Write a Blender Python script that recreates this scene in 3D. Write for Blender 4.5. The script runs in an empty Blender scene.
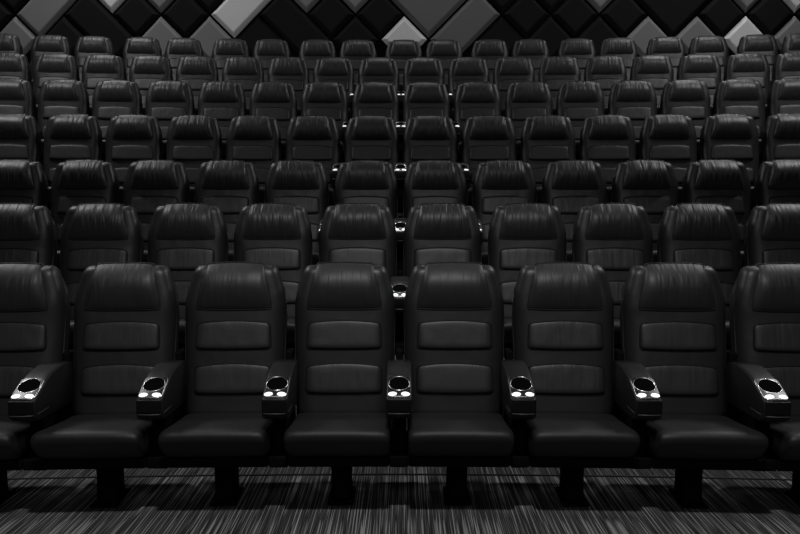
import bpy, math, random
from mathutils import Vector, Matrix
random.seed(7)
C = bpy.context.scene
COL = C.collection
PI = math.pi

# ------------------------------------------------------------------ helpers
def sgnpow(v, p):
    return math.copysign(abs(v) ** p, v)

class MB:
    """collects geometry for ONE mesh"""
    def __init__(s):
        s.v, s.f, s.m, s.sm = [], [], [], []
    def add(s, v, f, mi=0, smooth=True):
        b = len(s.v)
        s.v += [tuple(p) for p in v]
        for q in f:
            s.f.append(tuple(b + i for i in q)); s.m.append(mi); s.sm.append(smooth)
    def rings(s, rings, mi=0, cap0=True, cap1=True, smooth=True, loop=False):
        n = len(rings[0]); v = [p for r in rings for p in r]; f = []
        R = len(rings)
        for i in range(R if loop else R - 1):
            a, b = i * n, ((i + 1) % R) * n
            for k in range(n):
                f.append((a + k, a + (k + 1) % n, b + (k + 1) % n, b + k))
        if cap0 and not loop: f.append(tuple(range(n))[::-1])
        if cap1 and not loop: f.append(tuple((R - 1) * n + k for k in range(n)))
        s.add(v, f, mi, smooth)
    def box(s, x0, x1, y0, y1, z0, z1, mi=0, bev=0.0):
        if bev <= 0:
            v = [(x, y, z) for z in (z0, z1) for y in (y0, y1) for x in (x0, x1)]
            f = [(0, 2, 3, 1), (4, 5, 7, 6), (0, 1, 5, 4), (1, 3, 7, 5), (3, 2, 6, 7), (2, 0, 4, 6)]
            s.add(v, f, mi, False); return
        # rounded box: stack of rounded rectangles
        rs = []
        N = 4
        def rr(ix, z):
            r = bev; pts = []
            for (cx, cy, a0) in ((x1 - r, y1 - r, 0), (x0 + r, y1 - r, 90), (x0 + r, y0 + r, 180), (x1 - r, y0 + r, 270)):
                for k in range(N + 1):
                    a = math.radians(a0 + 90 * k / N)
                    pts.append((cx + (r - ix) * math.cos(a), cy + (r - ix) * math.sin(a), z))
            return pts
        for k in range(N + 1):
            a = PI / 2 * k / N
            rs.append(rr(bev * (1 - math.sin(a)) * .98, z0 + bev * (1 - math.cos(a))))
        for k in range(N, -1, -1):
            a = PI / 2 * k / N
            rs.append(rr(bev * (1 - math.sin(a)) * .98, z1 - bev * (1 - math.cos(a))))
        s.rings(rs, mi)
    def tube(s, pts, r, mi=0, n=6, closed=False):
        P = [Vector(p) for p in pts]; L = len(P); rs = []
        for i, p in enumerate(P):
            t = (P[(i + 1) % L] - P[i - 1]) if closed else (P[min(i + 1, L - 1)] - P[max(i - 1, 0)])
            t.normalize()
            a = t.cross(Vector((0, 1, 0.13))); a.normalize(); b = t.cross(a)
            rs.append([p + r * (math.cos(2 * PI * k / n) * a + math.sin(2 * PI * k / n) * b) for k in range(n)])
        s.rings(rs, mi, loop=closed)
    def mesh(s, name, mats):
        me = bpy.data.meshes.new(name)
        me.from_pydata(s.v, [], s.f)
        for m in mats: me.materials.append(m)
        me.polygons.foreach_set('material_index', s.m)
        me.polygons.foreach_set('use_smooth', s.sm)
        me.validate(); me.update()
        import bmesh
        bm = bmesh.new(); bm.from_mesh(me)
        bmesh.ops.recalc_face_normals(bm, faces=bm.faces)
        bm.to_mesh(me); bm.free()
        return me
    def build(s, name, mats, parent=None):
        if not isinstance(mats, (list, tuple)): mats = [mats]
        o = bpy.data.objects.new(name, s.mesh(name, mats))
        COL.objects.link(o)
        if parent: o.parent = parent
        return o

def tag(o, label=None, cat=None, group=None, kind=None):
    for k, v in (('label', label), ('category', cat), ('group', group), ('kind', kind)):
        if v: o[k] = v
    return o

def empty(name):
    o = bpy.data.objects.new(name, None); COL.objects.link(o); o.empty_display_size = .1
    return o

def copy_tree(o, parent=None):
    c = o.copy(); COL.objects.link(c)
    if parent is not None: c.parent = parent
    for ch in list(KIDS.get(o.name, [])):
        copy_tree(ch, c)
    return c
KIDS = {}

# ------------------------------------------------------------------ materials
def newmat(name):
    m = bpy.data.materials.new(name); m.use_nodes = True
    nt = m.node_tree; b = nt.nodes['Principled BSDF']
    return m, nt, b, nt.nodes, nt.links

def g(v): return (v, v, v, 1)

def leather(name, base, rough, crease, spec=.5):
    m, nt, b, N, L = newmat(name)
    b.inputs['Base Color'].default_value = g(base)
    b.inputs['Roughness'].default_value = rough
    b.inputs['Specular IOR Level'].default_value = spec
    tc = N.new('ShaderNodeTexCoord'); oi = N.new('ShaderNodeObjectInfo')
    # fine grain
    gr = N.new('ShaderNodeTexNoise'); gr.inputs['Scale'].default_value = 260; gr.inputs['Detail'].default_value = 2
    L.new(tc.outputs['Object'], gr.inputs['Vector'])
    bp = N.new('ShaderNodeBump'); bp.inputs['Strength'].default_value = .10; bp.inputs['Distance'].default_value = .002
    L.new(gr.outputs['Fac'], bp.inputs['Height'])
    # soft irregularity of the stuffing, different on every seat
    add = N.new('ShaderNodeVectorMath'); add.operation = 'ADD'
    sc = N.new('ShaderNodeMath'); sc.operation = 'MULTIPLY'; sc.inputs[1].default_value = 37.0
    L.new(oi.outputs['Random'], sc.inputs[0])
    cx = N.new('ShaderNodeCombineXYZ'); L.new(sc.outputs[0], cx.inputs[0]); L.new(sc.outputs[0], cx.inputs[1])
    L.new(tc.outputs['Object'], add.inputs[0]); L.new(cx.outputs[0], add.inputs[1])
    lo = N.new('ShaderNodeTexNoise'); lo.inputs['Scale'].default_value = 9; lo.inputs['Detail'].default_value = 1
    L.new(add.outputs[0], lo.inputs['Vector'])
    b2 = N.new('ShaderNodeBump'); b2.inputs['Strength'].default_value = .35; b2.inputs['Distance'].default_value = .012
    L.new(lo.outputs['Fac'], b2.inputs['Height']); L.new(bp.outputs[0], b2.inputs['Normal'])
    last = b2
    if crease > 0:
        mp = N.new('ShaderNodeMapping'); mp.inputs['Scale'].default_value = (20, 2.0, 2.6)
        L.new(add.outputs[0], mp.inputs['Vector'])
        no = N.new('ShaderNodeTexNoise'); no.inputs['Scale'].default_value = 1.6; no.inputs['Detail'].default_value = 1.5
        no.inputs['Distortion'].default_value = .5
        L.new(mp.outputs[0], no.inputs['Vector'])
        rp = N.new('ShaderNodeValToRGB')
        rp.color_ramp.elements[0].position = .36; rp.color_ramp.elements[1].position = .62
        L.new(no.outputs['Fac'], rp.inputs['Fac'])
        b3 = N.new('ShaderNodeBump'); b3.inputs['Distance'].default_value = .006
        # each pad is creased a little differently
        st = N.new('ShaderNodeMapRange'); st.inputs['To Min'].default_value = crease * .45; st.inputs['To Max'].default_value = crease
        L.new(oi.outputs['Random'], st.inputs['Value']); L.new(st.outputs[0], b3.inputs['Strength'])
        L.new(rp.outputs[0], b3.inputs['Height']); L.new(last.outputs[0], b3.inputs['Normal'])
        last = b3
    L.new(last.outputs[0], b.inputs['Normal'])
    return m

def plain(name, base, rough, metal=0, spec=.5):
    m, nt, b, N, L = newmat(name)
    b.inputs['Base Color'].default_value = g(base); b.inputs['Roughness'].default_value = rough
    b.inputs['Metallic'].default_value = metal; b.inputs['Specular IOR Level'].default_value = spec
    tc = N.new('ShaderNodeTexCoord')
    no = N.new('ShaderNodeTexNoise'); no.inputs['Scale'].default_value = 120; no.inputs['Detail'].default_value = 3
    L.new(tc.outputs['Object'], no.inputs['Vector'])
    mr = N.new('ShaderNodeMapRange'); mr.inputs['To Min'].default_value = rough * .85; mr.inputs['To Max'].default_value = min(1, rough * 1.15)
    L.new(no.outputs['Fac'], mr.inputs['Value']); L.new(mr.outputs[0], b.inputs['Roughness'])
    return m

M_LEATHER = leather('black leather', .017, .44, 0.0)
M_PAD = leather('creased black leather', .021, .50, .32)
M_PAD_WORN = leather('worn creased black leather', .021, .46, .62)
M_LUMBAR = leather('black leather lumbar', .023, .47, .14)
M_SEAT = leather('black leather seat', .012, .56, .10)
M_ARM = leather('black leather armrest', .009, .50, 0.0, .35)
M_PIPING = plain('leather piping', .006, .6, 0, .3)
M_SHELL = plain('black plastic shell', .010, .5)
M_STEEL = plain('black painted steel', .003, .7, 0, .1)
M_BOLT = plain('bolt steel', .12, .35, 1)
M_PLATE = plain('dark polished plate', .09, .36, 1)
M_CHROME = plain('chrome rim', .85, .28, 1)
M_WELL = plain('cup well shade black', .0015, .9, 0, .03)  # shade of a deep cup hole put into the colour
M_GLOSS = plain('black plastic', .004, .45, 0, .3)
M_RIM = plain('dark satin trim', .06, .4)
M_INK = plain('badge numerals', .02, .6)

def badge_mat():
    m, nt, b, N, L = newmat('lit seat badge')
    b.inputs['Base Color'].default_value = g(.8); b.inputs['Roughness'].default_value = .3
    b.inputs['Emission Color'].default_value = g(1); b.inputs['Emission Strength'].default_value = 1.0
    return m
M_BADGE = badge_mat()

def carpet():
    m, nt, b, N, L = newmat('striped carpet')
    b.inputs['Roughness'].default_value = .95; b.inputs['Specular IOR Level'].default_value = .1
    tc = N.new('ShaderNodeTexCoord')
    def stripes(sx, sy, lo, hi, seed):
        mp = N.new('ShaderNodeMapping'); mp.inputs['Scale'].default_value = (sx, sy, .01); mp.inputs['Location'].default_value = (seed, seed * 2, 0)
        L.new(tc.outputs['Object'], mp.inputs['Vector'])
        no = N.new('ShaderNodeTexNoise'); no.inputs['Scale'].default_value = 1; no.inputs['Detail'].default_value = 0
        L.new(mp.outputs[0], no.inputs['Vector'])
        rp = N.new('ShaderNodeMapRange'); rp.inputs['From Min'].default_value = lo; rp.inputs['From Max'].default_value = hi
        L.new(no.outputs['Fac'], rp.inputs['Value'])
        return rp.outputs[0]
    a = stripes(140, 1.7, .57, .64, 3.0)
    c = stripes(330, 2.6, .50, .66, 11.0)
    d = stripes(22, .9, .30, .70, 23.0)
    mx = N.new('ShaderNodeMath'); mx.operation = 'MAXIMUM'
    L.new(a, mx.inputs[0])
    h = N.new('ShaderNodeMath'); h.operation = 'MULTIPLY'; h.inputs[1].default_value = .42
    L.new(c, h.inputs[0]); L.new(h.outputs[0], mx.inputs[1])
    ml = N.new('ShaderNodeMath'); ml.operation = 'MULTIPLY'
    ma = N.new('ShaderNodeMapRange'); ma.inputs['To Min'].default_value = .45; L.new(d, ma.inputs['Value'])
    L.new(mx.outputs[0], ml.inputs[0]); L.new(ma.outputs[0], ml.inputs[1])
    # tufts
    tf = N.new('ShaderNodeTexNoise'); tf.inputs['Scale'].default_value = 330; tf.inputs['Detail'].default_value = 2
    L.new(tc.outputs['Object'], tf.inputs['Vector'])
    tr = N.new('ShaderNodeMapRange'); tr.inputs['From Min'].default_value = .3; tr.inputs['From Max'].default_value = .7; tr.inputs['To Min'].default_value = .6; tr.inputs['To Max'].default_value = 1.2
    L.new(tf.outputs['Fac'], tr.inputs['Value'])
    mix = N.new('ShaderNodeMix'); mix.data_type = 'RGBA'
    L.new(ml.outputs[0], mix.inputs['Factor']); mix.inputs['A'].default_value = g(.034); mix.inputs['B'].default_value = g(.46)
    sc = N.new('ShaderNodeVectorMath'); sc.operation = 'SCALE'
    L.new(mix.outputs['Result'], sc.inputs[0]); L.new(tr.outputs[0], sc.inputs['Scale'])
    L.new(sc.outputs[0], b.inputs['Base Color'])
    bp = N.new('ShaderNodeBump'); bp.inputs['Strength'].default_value = .4; bp.inputs['Distance'].default_value = .004
    L.new(tf.outputs['Fac'], bp.inputs['Height']); L.new(bp.outputs[0], b.inputs['Normal'])
    return m
M_CARPET = carpet()
M_STRIP = plain('dark floor strip', .006, .6)

def fabric(name, base):
    m, nt, b, N, L = newmat(name)
    b.inputs['Roughness'].default_value = .9; b.inputs['Specular IOR Level'].default_value = .06
    tc = N.new('ShaderNodeTexCoord'); no = N.new('ShaderNodeTexNoise'); no.inputs['Scale'].default_value = 180; no.inputs['Detail'].default_value = 3
    L.new(tc.outputs['Object'], no.inputs['Vector'])
    mr = N.new('ShaderNodeMapRange'); mr.inputs['To Min'].default_value = base * .85; mr.inputs['To Max'].default_value = base * 1.15
    L.new(no.outputs['Fac'], mr.inputs['Value'])
    cb = N.new('ShaderNodeCombineColor')
    for i in range(3): L.new(mr.outputs[0], cb.inputs[i])
    L.new(cb.outputs[0], b.inputs['Base Color'])
    bp = N.new('ShaderNodeBump'); bp.inputs['Strength'].default_value = .15; bp.inputs['Distance'].default_value = .002
    L.new(no.outputs['Fac'], bp.inputs['Height']); L.new(bp.outputs[0], b.inputs['Normal'])
    return m
M_WALL = fabric('wall backing', .003)
M_FAB = {'dark': fabric('charcoal fabric', .011), 'mid': fabric('mid grey fabric', .13),
         'grey': fabric('grey fabric', .185), 'light': fabric('light grey fabric', .62)}

# ------------------------------------------------------------------ layout of the hall
EYE = 1.48
D1, DROW, R1 = 4.073, 1.196, 29.8
PITCH = .58
CY = D1 - R1                                   # common centre of all the curved rows
FZ = [0, .308, .661, 1.160, 1.668, 2.162, 2.629]
def place(row, s, dy=0):
    """arc position s (m) along row -> location and z rotation"""
    R = R1 + DROW * row
    th = s / R
    return (R + dy) * math.sin(th), CY + (R + dy) * math.cos(th), -th

# floor: curved terraces, one mesh
prof = [(R1 - 9.5, 0)]
for r in range(1, 7):
    rr = R1 + DROW * r - .72
    prof += [(rr, FZ[r - 1]), (rr, FZ[r])]
prof += [(R1 + DROW * 6 + 2.2, FZ[6])]
mb = MB()
TH = [-.36 + .72 * k / 72 for k in range(73)]
for (r0, z0), (r1, z1) in zip(prof[:-1], prof[1:]):
    v = []
    for t in TH:
        v += [(r0 * math.sin(t), CY + r0 * math.cos(t), z0), (r1 * math.sin(t), CY + r1 * math.cos(t), z1)]
    mb.add(v, [(2 * k, 2 * k + 1, 2 * k + 3, 2 * k + 2) for k in range(72)], 0, False)
fl = mb.build('floor', M_CARPET); tag(fl, 'striped carpet floor rising in curved terraces', 'floor', kind='structure')

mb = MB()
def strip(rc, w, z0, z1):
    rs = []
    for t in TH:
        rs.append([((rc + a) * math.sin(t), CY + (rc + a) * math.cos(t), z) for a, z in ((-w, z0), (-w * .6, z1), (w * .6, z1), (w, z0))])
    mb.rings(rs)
strip(R1 - .055, .008, 0, .006)  # narrow dark band along the row curve, raised slightly above the carpet
tr = mb.build('dark_strip_1', M_STRIP); tag(tr, 'thin dark strip in the carpet under the front row', 'floor strip', kind='structure')

# back wall
WY = 12.25
mb = MB(); mb.box(-10, 10, WY, WY + .2, 2.0, 8.0)
w = mb.build('wall_back', M_WALL); tag(w, 'dark back wall behind the top row', 'wall', kind='structure')

# ------------------------------------------------------------------ the seat
def yf(z):                                     # front surface of the backrest, reclined
    return -.185 + (z - .45) * .20

def width(z):
    pts = [(.34, .250), (.55, .259), (.70, .264), (.86, .268), (.93, .267), (.96, .263), (1.0, .254), (1.05, .240), (1.09, .228), (1.12, .219), (1.14, .214)]
    for (a, wa), (b, wb) in zip(pts[:-1], pts[1:]):
        if z <= b: return wa + (wb - wa) * (z - a) / (b - a)
    return pts[-1][1]

def make_backrest():
    mb = MB(); rs = []
    zs = [.345, .40, .46, .55, .65, .75, .85, .90, .95, 1.0, 1.03, 1.06, 1.08, 1.095, 1.108, 1.118, 1.125, 1.130, 1.133]
    n = 40
    for i, z in enumerate(zs):
        w = width(z); d = .062
        top = max(0, (z - 1.085) / .049)
        if top > 0: d *= math.sqrt(max(.0, 1 - top ** 2.4)) * .9 + .1
        w2 = w - .030 * (1 - math.sqrt(max(0, 1 - top ** 3)))
        cy = yf(z) + .062
        pts = []
        for k in range(n):
            a = 2 * PI * k / n
            x = w2 * sgnpow(math.cos(a), .30); y = d * sgnpow(math.sin(a), .55)
            # front corners roll back
            if y < 0:
                q = abs(x) / w2
                y += .030 * q ** 7
                y -= .022 * min(1, max(0, (z - .85) / .09)) * min(1, max(0, (q - .55) / .40)) ** 1.3   # ears reach forward
            pts.append((x, cy + min(y, d), z))
        rs.append(pts)
    mb.rings(rs)
    return mb

def pillow(mb, zb, zt, wb, wt, thick, ex=6, ey=8, arch=0.0, sink=.012, nu=28, nv=18, piping=True, cornr=.0, wrap=0.0, taper=0.0, nose=0.0):
    """a padded panel on the backrest front: width wb at the bottom, wt on top"""
    def P(u, v, off):
        # rounded corners: pull width in at the ends of v
        e = abs(2 * v - 1)
        cw = 1 - cornr * max(0, (e - .72) / .28) ** 2
        w = (wb + (wt - wb) * v ** 1.15) * cw
        x = u * w
        z = zb + (zt - zb) * v + arch * (1 - u * u) * v - .004 * (1 - u * u) * (1 - v)
        fall = (max(0, 1 - abs(u) ** ex)) ** .5 * (max(0, 1 - e ** ey)) ** .5
        roll = wrap * max(0, (v - .55) / .45) ** 2
        if nose: fall *= .24 + .76 * math.sin(min(1, v / nose) * PI / 2) ** 1.1 if v < nose else 1 - taper * ((v - nose) / (1 - nose)) ** 1.7
        else: fall *= 1 - taper * v
        y = yf(z) - (thick * fall) * off + sink * (1 - off) + roll
        y += .030 * min(1, abs(x) / width(min(z, 1.12))) ** 7
        return (x, y, z)
    front, back = [], []
    for j in range(nv + 1):
        v = .5 - .5 * math.cos(PI * j / nv)
        front.append([]); back.append([])
        for i in range(nu + 1):
            u = math.sin(PI / 2 * (2 * i / nu - 1))
            front[-1].append(P(u, v, 1.0)); back[-1].append(P(u, v, 0.0))
    V = [p for r in front for p in r]; n = nu + 1; f = []
    for j in range(nv):
        for i in range(nu): f.append((j * n + i, j * n + i + 1, (j + 1) * n + i + 1, (j + 1) * n + i))
    o = len(V)
    V2 = [p for r in back for p in r]
    f += [tuple(o + q for q in (j * n + i, (j + 1) * n + i, (j + 1) * n + i + 1, j * n + i + 1)) for j in range(nv) for i in range(nu)]
    border = [i for i in range(nu)] + [j * n + nu for j in range(nv)] + [nv * n + i for i in range(nu, 0, -1)] + [j * n for j in range(nv, 0, -1)]
    for a, b in zip(border, border[1:] + border[:1]):
        f.append((a, o + a, o + b, b))
    mb.add(V + V2, f, 0)
    if piping:
        loop = [V[i] for i in border]
        loop = [Vector((p[0], p[1] - .001, p[2])) for p in loop]
        # drop doubled points
        L2 = [loop[0]]
        for p in loop[1:]:
            if (p - L2[-1]).length > .004: L2.append(p)
        mb.tube(L2, .0050, 1, closed=True)

def make_cushion():
    mb = MB()
    # side profile (y, z) of the seat cushion
    pr = [(-.150, .262), (-.150, .372), (-.20, .382), (-.32, .394), (-.45, .409), (-.56, .424), (-.63, .434), (-.668, .435), (-.690, .427), (-.699, .408),
          (-.688, .380), (-.655, .340), (-.622, .305), (-.59, .288), (-.40, .275)]
    rs = []
    W = .241
    for x in [-1, -.985, -.95, -.88, -.75, -.5, -.2, 0, .2, .5, .75, .88, .95, .985, 1]:
        k = (1 - abs(x) ** 14) ** .5 if abs(x) < 1 else 0
        ring = []
        for (y, z) in pr:
            cz, cyy = .35, -.42
            sc = .94 + .06 * k; sz = .72 + .28 * k
            zz = cz + (z - cz) * sz; yy = cyy + (y - cyy) * sc
            if z > .37: zz += .005 * (1 - x * x)
            ring.append((x * W, yy, zz))
        rs.append(ring)
    mb.rings(rs)
    return mb

def make_pan():
    mb = MB(); mb.box(-.240, .240, -.575, -.12, .226, .286, bev=.015)
    # rear yoke that carries the backrest
    mb.box(-.20, .20, -.16, -.06, .23, .40, bev=.012)
    return mb

def make_shell():
    mb = MB(); rs = []
    for z, dd in ((.36, .0), (.40, .01), (.6, .016), (.85, .016), (1.0, .014), (1.06, .008), (1.085, -.004)):
        y0 = yf(z) + .098; w = width(z) * (.985 if z < 1.05 else .93)
        pts = []
        for k in range(24):
            a = 2 * PI * k / 24
            pts.append((w * sgnpow(math.cos(a), .35), y0 + .022 + dd + (.026 + dd) * sgnpow(math.sin(a), .6), z))
        rs.append(pts)
    mb.rings(rs)
    return mb

def make_leg():
    mb = MB()
    rs = []
    for z, a, b in ((.010, .054, .085), (.03, .051, .078), (.06, .050, .072), (.15, .050, .070), (.228, .052, .085)):
        rs.append([(a * sgnpow(math.cos(t), .3), -.355 + b * sgnpow(math.sin(t), .3), z) for t in [2 * PI * k / 28 for k in range(28)]])
    mb.rings(rs)
    return mb
def make_foot():
    mb = MB(); mb.box(-.064, .064, -.475, -.245, 0, .014, bev=.005)
    return mb
def make_bolt(x, y):
    mb = MB()
    mb.rings([[(x + .008 * math.cos(PI / 3 * k), y + .008 * math.sin(PI / 3 * k), z) for k in range(6)] for z in (.0135, .021)], smooth=False)
    return mb

def make_seat(pad):
    root = empty('cinema_seat')
    K = []
    def part(mb, name, mats, parent=root):
        o = mb.build(name, mats, parent); KIDS.setdefault(parent.name, []).append(o); return o
    part(make_backrest(), 'backrest', M_LEATHER)
    mb = MB(); pillow(mb, .912, 1.143, .199, .151, .045, ex=9, ey=8, arch=.006, cornr=.04, sink=.03, wrap=.036, taper=.6, nose=.58)
    part(mb, 'headrest_pad', [pad, M_PIPING])
    mb = MB(); pillow(mb, .709, .840, .194, .188, .019, ex=12, ey=7, arch=.012, cornr=.07, taper=.6)
    part(mb, 'upper_back_pad', [M_LUMBAR, M_PIPING])
    mb = MB(); pillow(mb, .484, .620, .196, .194, .022, ex=12, ey=7, arch=.014, cornr=.07, taper=.6)
    part(mb, 'lower_back_pad', [M_LUMBAR, M_PIPING])
    part(make_shell(), 'back_shell', M_SHELL)
    part(make_cushion(), 'seat_cushion', M_SEAT)
    part(make_pan(), 'seat_base', M_STEEL)
    leg = part(make_leg(), 'leg', M_STEEL)
    ft = part(make_foot(), 'foot_plate', M_STEEL, leg)
    for sx in (-1, 1):
        part(make_bolt(sx * .046, -.458), 'bolt', M_BOLT, leg)
    return root

# ------------------------------------------------------------------ the armrest with cup holder
A_W = .059
PT, PB = (-.505, .646), (-.655, .580)          # upper and lower edge of the sloping plate (y, z)
pd = Vector((0, PB[0] - PT[0], PB[1] - PT[1])); PLEN = pd.length; pd.normalize()
pn = Vector((0, pd.z, -pd.y)); pn = pn if pn.z > 0 else -pn
def onplate(x, t, h=0):                         # x across, t 0..1 from the top edge down, h above
    h += .0045 * (1 - min(1, abs(x) / A_W) ** 2)     # gently crowned across
    return Vector((x, PT[0], PT[1])) + pd * (t * PLEN) + pn * h

def make_arm_body():
    mb = MB()
    pr = [(-.180, .655), (-.22, .668), (-.28, .674), (-.36, .672), (-.43, .664), (-.475, .656), PT, PB, (-.664, .570), (-.664, .520), (-.658, .496), (-.635, .480), (-.58, .470), (-.48, .462), (-.35, .456), (-.180, .454)]
    rs = []
    for x in (-1, -.97, -.90, -.75, -.4, 0, .4, .75, .90, .97, 1):
        k = (1 - abs(x) ** 8) ** .5 if abs(x) < 1 else 0
        ring = []
        for i, (y, z) in enumerate(pr):
            s = (1 - k) * .012
            cy, cz = -.42, .56
            dv = Vector((0, cy - y, cz - z)); dv.normalize()
            ring.append((x * A_W, y + dv.y * s, z + dv.z * s))
        rs.append(ring)
    mb.rings(rs)
    return mb

def make_plate():
    """chrome plate with a round cup opening"""
    mb = MB(); N = 48
    t0, t1 = .02, .985
    def outer(a, inset=0):
        c, s = math.cos(a), math.sin(a)
        x = (A_W - .003 - inset) * sgnpow(c, .30)
        t = .5 + (.5 - inset / PLEN) * sgnpow(s, .30)
        return x, t0 + (t1 - t0) * t
    def inner(a, r=1):
        return .0505 * r * math.cos(a), .385 + .325 * r * math.sin(a)
    r0, r1, r2, r3 = [], [], [], []
    for k in range(N):
        a = 2 * PI * k / N
        x, t = outer(a); r0.append(onplate(x, t, -.002)); r1.append(onplate(x, t, .0025))
        x, t = outer(a, .003); r2.append(onplate(x, t, .0045))
        x, t = inner(a, 1.0); r3.append(onplate(x, t, .0045))
    r4 = [onplate(*inner(2 * PI * k / N, .985), .0052) for k in range(N)]
    r5 = [onplate(*inner(2 * PI * k / N, .955), .0052) for k in range(N)]
    r6 = [onplate(*inner(2 * PI * k / N, .945), -.004) for k in range(N)]
    mb.rings([r0, r1, r2], 1, cap0=False, cap1=False)
    mid = [[r2[k] * (1 - f) + r3[k] * f for k in range(N)] for f in (.25, .5, .75)]
    for q in mid:
        for p in q: p += pn * (.0045 * (1 - min(1, abs(p.x) / A_W) ** 2) - ((p - Vector((p.x, PT[0], PT[1]))).dot(pn) - .0045))
    mb.rings([r2] + mid + [r3], 0, cap0=False, cap1=False)
    mb.rings([r3, r4, r5, r6], 1, cap0=False, cap1=False)
    return mb
def make_well():  # shallow dish; its black colour carries the shade of a deep hole
    mb = MB(); N = 32; rs = []
    for r, h in ((.950, .004), (.90, .0014), (.80, .0012), (.5, .0012), (.02, .0012)):
        rs.append([onplate(.0505 * r * math.cos(2 * PI * k / N), .385 + .325 * r * math.sin(2 * PI * k / N), h) for k in range(N)])
    mb.rings(rs, cap0=False)
    return mb
def make_badge(cx):
    mb = MB(); N = 28; rs = []
    for r, h in ((1.0, .003), (1.0, .0062), (.92, .0072), (.5, .0074), (.02, .0074)):
        rs.append([onplate(cx + .0200 * r * math.cos(2 * PI * k / N), .868 + .086 * r * math.sin(2 * PI * k / N), h) for k in range(N)])
    mb.rings(rs, cap0=False)
    # two small worn marks, too small to read
    for dx in (-.0052, .0046):
        a, b = .0011, .010
        mb.add([onplate(cx + dx - a, .875 - b, .0078), onplate(cx + dx + a, .875 - b, .0078), onplate(cx + dx + a, .875 + b, .0078), onplate(cx + dx - a, .875 + b, .0078)], [(0, 1, 2, 3)], 1, False)
    return mb
def make_front():
    mb = MB(); mb.box(-A_W + .004, A_W - .004, -.6685, -.650, .520, .579, bev=.005)
    return mb
def make_trim():
    mb = MB()
    mb.tube([(-A_W + .001, -.50, .508), (-A_W + .001, -.62, .510), (-A_W + .006, -.655, .511), (-A_W + .014, -.667, .512), (0, -.669, .511), (A_W - .014, -.667, .512), (A_W - .006, -.655, .511), (A_W - .001, -.62, .510), (A_W - .001, -.50, .508)], .0028, 0, 8)
    return mb
def make_post():
    mb = MB(); mb.box(-.034, .034, -.50, -.20, .20, .468, bev=.006)
    mb.box(-.018, .018, -.12, -.02, .20, .690, bev=.006)  # fin added between the backrests to hide the lit tread behind
    mb.box(-.044, .044, -.57, -.16, .226, .280, bev=.006)
    return mb

def make_arm():
    root = empty('armrest')
    def part(mb, name, mats, parent=root):
        o = mb.build(name, mats, parent); KIDS.setdefault(parent.name, []).append(o); return o
    part(make_arm_body(), 'padded_body', M_ARM)
    part(make_front(), 'front_cap', M_GLOSS)
    part(make_trim(), 'trim_line', M_RIM)
    pl = part(make_plate(), 'cup_holder', [M_PLATE, M_CHROME])
    part(make_well(), 'cup_well', M_WELL, pl)
    for cx in (-.030, .030):
        b = part(make_badge(cx), 'number_badge', [M_BADGE, M_INK]); b['label'] = 'lit white oval seat number badge'
    part(make_post(), 'post', M_STEEL)
    return root

ORD = ['first', 'second', 'third', 'fourth', 'fifth', 'sixth', 'seventh', 'eighth', 'ninth', 'tenth', 'eleventh', 'twelfth', 'thirteenth',
       'fourteenth', 'fifteenth', 'sixteenth', 'seventeenth', 'eighteenth', 'nineteenth']
ROWNAME = ['front row', 'second row', 'third row', 'fourth row', 'fifth row', 'sixth row', 'top row']
SEATS_IN = [8, 10, 12, 14, 16, 18]

def row_positions(r):
    if r < 6:
        n = SEATS_IN[r]
        return [(k - (n - 1) / 2) * PITCH for k in range(n)]
    out = []
    for k in range(-5, 5):
        c = 1.238 * k + .325
        out += [c - .29, c + .29]
    return out[1:]

def seat_label(r, k, n):
    if k == 0: w = 'at the left end'
    elif k == n - 1: w = 'at the right end'
    elif k < n / 2: w = ORD[k] + ' from the left'
    else: w = ORD[n - 1 - k] + ' from the right'
    return 'black leather cinema seat, %s of the %s' % (w, ROWNAME[r])

seat0, arm0 = make_seat(M_PAD), make_arm()
seat1 = make_seat(M_PAD_WORN)                  # the rows behind are more creased
first_a = True
for r in range(7):
    S = row_positions(r); n = len(S)
    for k, s in enumerate(S):
        src = seat0 if r == 0 else seat1
        o = src if k == 0 and r in (0, 1) else copy_tree(src)
        x, y, rz = place(r, s)
        o.location = (x, y, FZ[r]); o.rotation_euler = (0, 0, rz)
        tag(o, seat_label(r, k, n), 'seat', 'cinema seats in the ' + ROWNAME[r])
    for k in range(n - 1):
        o = arm0 if first_a else copy_tree(arm0)
        first_a = False
        x, y, rz = place(r, (S[k] + S[k + 1]) / 2 if r < 6 else S[k] + .29)
        o.location = (x, y, FZ[r]); o.rotation_euler = (0, 0, rz)
        if k < (n - 1) / 2:
            w = 'right of the %s seat from left' % ORD[k]
        else:
            w = 'left of the %s seat from right' % ORD[n - 2 - k]
        tag(o, 'black cup holder armrest %s, %s' % (w, ROWNAME[r]), 'armrest', 'armrests in the ' + ROWNAME[r])

# ------------------------------------------------------------------ diamond acoustic panels on the back wall
HX = .380                                      # half diagonal
LX0 = -6.055 + .02                             # lattice vertex number 0
LZ = 4.365
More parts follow.
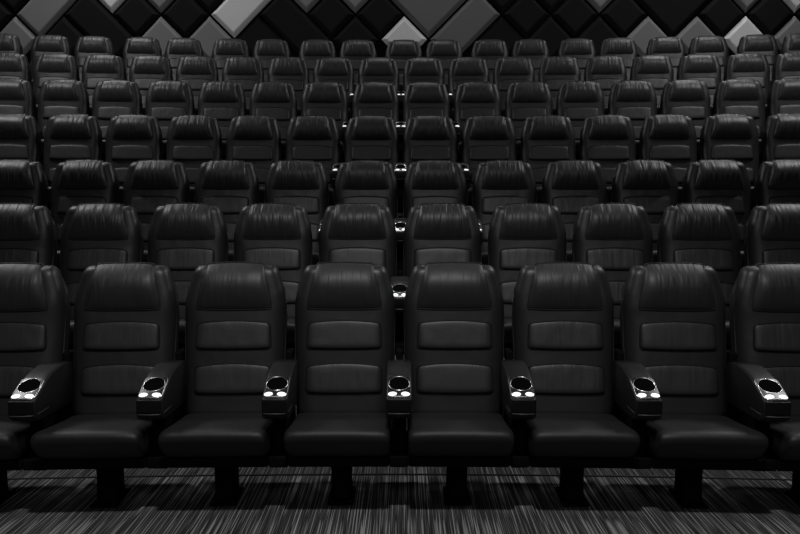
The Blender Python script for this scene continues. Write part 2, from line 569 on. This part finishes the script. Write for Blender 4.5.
# the 45 degree grid: a along up-right, b along up-left; a cell's centre in half diagonals (p, q): p + q even or odd
def panel(p0, q0, na, nb, tone, depth):
    """lowest corner at half-diagonal coordinates (p0, q0); na cells up-right, nb cells up-left"""
    mb = MB()
    gap, ch = .018, .062
    def W(a, b, y):                            # a, b in metres along the two directions
        s = HX / (HX * math.sqrt(2)) 
        return (LX0 + p0 * HX + (a - b) * .70711, y, LZ + q0 * HX + (a + b) * .70711)
    S = HX * math.sqrt(2)
    A, B = na * S, nb * S
    def sq(i, y): return [W(i, i, y), W(A - i, i, y), W(A - i, B - i, y), W(i, B - i, y)]
    y0 = WY - .002
    rs = [sq(gap, y0), sq(gap, y0 - depth * .35), sq(gap + ch * .75, y0 - depth * .93), sq(gap + ch, y0 - depth)]
    mb.rings(rs, smooth=False)
    o = mb.build('acoustic_panel', M_FAB[tone])  # padded panel fixed flat to the back wall, not suspended
    return o
# lattice: A vertices at p = 2k, q = 0.  B_k: lowest corner (2k+1, -1).  C_k: lowest corner (2k, -2).  A_k: lowest corner (2k, 0)
TONE = {'dark': 'charcoal', 'mid': 'mid grey', 'grey': 'grey', 'light': 'light grey'}
PAN = []
for k in range(-3, 20):
    PAN.append(['B', k, 'dark']); PAN.append(['C', k, 'dark']); PAN.append(['A', k, 'dark'])
special = {('B', 0): ('grey', 2, 1), ('B', 1): ('dark', 1, 1), ('C', 2): ('dark', 1, 2), ('C', 0): ('grey', 1, 1), ('C', 3): ('grey', 1, 1), ('C', 4): ('grey', 1, 1),
           ('A', 2): ('light', 1, 1), ('A', 3): ('grey', 1, 1), ('B', 4): ('light', 2, 1), ('A', 6): ('grey', 1, 1), ('A', 7): ('grey', 1, 1),
           ('C', 6): ('dark', 1, 2), ('C', 8): ('light', 1, 1), ('B', 8): ('mid', 2, 2), ('C', 9): ('mid', 2, 1), ('A', 12): ('grey', 1, 1),
           ('C', 13): ('grey', 1, 1), ('C', 14): ('grey', 1, 1), ('C', 15): ('light', 1, 1), ('C', 16): ('grey', 1, 1), ('A', 15): ('grey', 1, 1), ('A', 16): ('light', 1, 1),
           ('B', 13): ('dark', 2, 2), ('C', -2): ('grey', 1, 1), ('C', 18): ('light', 1, 1)}
skip = {('A', 1), ('A', 5), ('A', 8), ('A', 9), ('A', 13), ('A', 14), ('B', 1), ('B', 5), ('B', 9)}
q0 = {'A': 0, 'B': -1, 'C': -2}
def pan_label(t, k, tone, na, nb):
    shape = 'diamond' if na == nb == 1 else ('large diamond' if na == nb else 'long slanted')
    where = {'A': 'upper tier', 'B': 'middle tier', 'C': 'low tier'}[t]
    return shape, where
rows = []
for t, k, tone in PAN:
    if (t, k) in skip: continue
    na = nb = 1
    if (t, k) in special: tone, na, nb = special[(t, k)]
    p = 2 * k + (1 if t == 'B' else 0)
    depth = .09 if (t, k) not in (('C', 5), ('C', 10)) else .05
    o = panel(p, q0[t], na, nb, tone, depth)
    rows.append((o, t, k, tone, na, nb))
seen = {}
for o, t, k, tone, na, nb in rows:
    shape, where = pan_label(t, k, tone, na, nb)
    lo, hi = (-1, 16) if t == 'B' else (0, 16)
    side = 'left' if k < lo else 'right' if k > hi else ''
    seen.setdefault((shape, where, tone, side), []).append((k, o))
for (shape, where, tone, side), lst in seen.items():
    lst.sort(key=lambda e: e[0])
    for i, (k, o) in enumerate(lst):
        n = len(lst)
        if n == 1: c = 'the only one'
        elif i < (n + 1) // 2: c = (ORD[i] + ' from the left') if i else 'leftmost'
        else: c = (ORD[n - 1 - i] + ' from the right') if i < n - 1 else 'rightmost'
        if side: c += ' past the %s end' % side
        tag(o, '%s %s wall panel, %s in the %s' % (TONE[tone], shape, c, where), 'wall panel', 'padded diamond panels on the back wall')

# ------------------------------------------------------------------ lights
def area(name, loc, target, size, power, sy=None):
    l = bpy.data.lights.new(name, 'AREA'); l.energy = power; l.size = size
    if sy: l.shape = 'RECTANGLE'; l.size_y = sy
    o = bpy.data.objects.new(name, l); COL.objects.link(o)
    o.location = loc
    o.rotation_euler = (Vector(target) - Vector(loc)).to_track_quat('-Z', 'Y').to_euler()
    return o
def spot(name, loc, target, deg, power):
    l = bpy.data.lights.new(name, 'SPOT'); l.energy = power; l.spot_size = math.radians(deg); l.spot_blend = .9; l.shadow_soft_size = .18
    o = bpy.data.objects.new(name, l); COL.objects.link(o); o.location = loc
    o.rotation_euler = (Vector(target) - Vector(loc)).to_track_quat('-Z', 'Y').to_euler()
    return o
for sx, side in ((-1, 'left'), (1, 'right')):
    area('ceiling_light_' + side, (sx * 5.2, 6.6, 6.6), (sx * 3.8, 6.2, 0), .5, 135, 1.6)
    area('ceiling_light_rear_' + side, (sx * 4.8, 10.9, 7.6), (sx * 4.0, 11.8, 3.0), .5, 80, 1.6)
spot('ceiling_light_front', (0, .9, 6.0), (0, 3.2, 0), 74, 560)
area('ceiling_light_rear_middle', (0, 10.9, 7.6), (0, 12.0, 4.0), .5, 32, .5)
area('front_fill', (0, -4.5, 6.0), (0, 8, 2.2), 4, 56, 3)  # soft fill added from the unseen front to brighten the seat faces

wd = bpy.data.worlds.new('hall'); C.world = wd; wd.use_nodes = True
wd.node_tree.nodes['Background'].inputs['Color'].default_value = g(1)
wd.node_tree.nodes['Background'].inputs['Strength'].default_value = .009

# ------------------------------------------------------------------ camera
cam = bpy.data.cameras.new('camera'); co = bpy.data.objects.new('camera', cam); COL.objects.link(co)
cam.sensor_width = 36; cam.lens = 764 / 800 * 36
co.location = (.015, 0, EYE); co.rotation_euler = (math.radians(85), 0, .003)
C.camera = co
vs = C.view_settings
vs.view_transform = 'Standard'; vs.look = 'None'; vs.exposure = 0; vs.gamma = 1; vs.use_curve_mapping = False
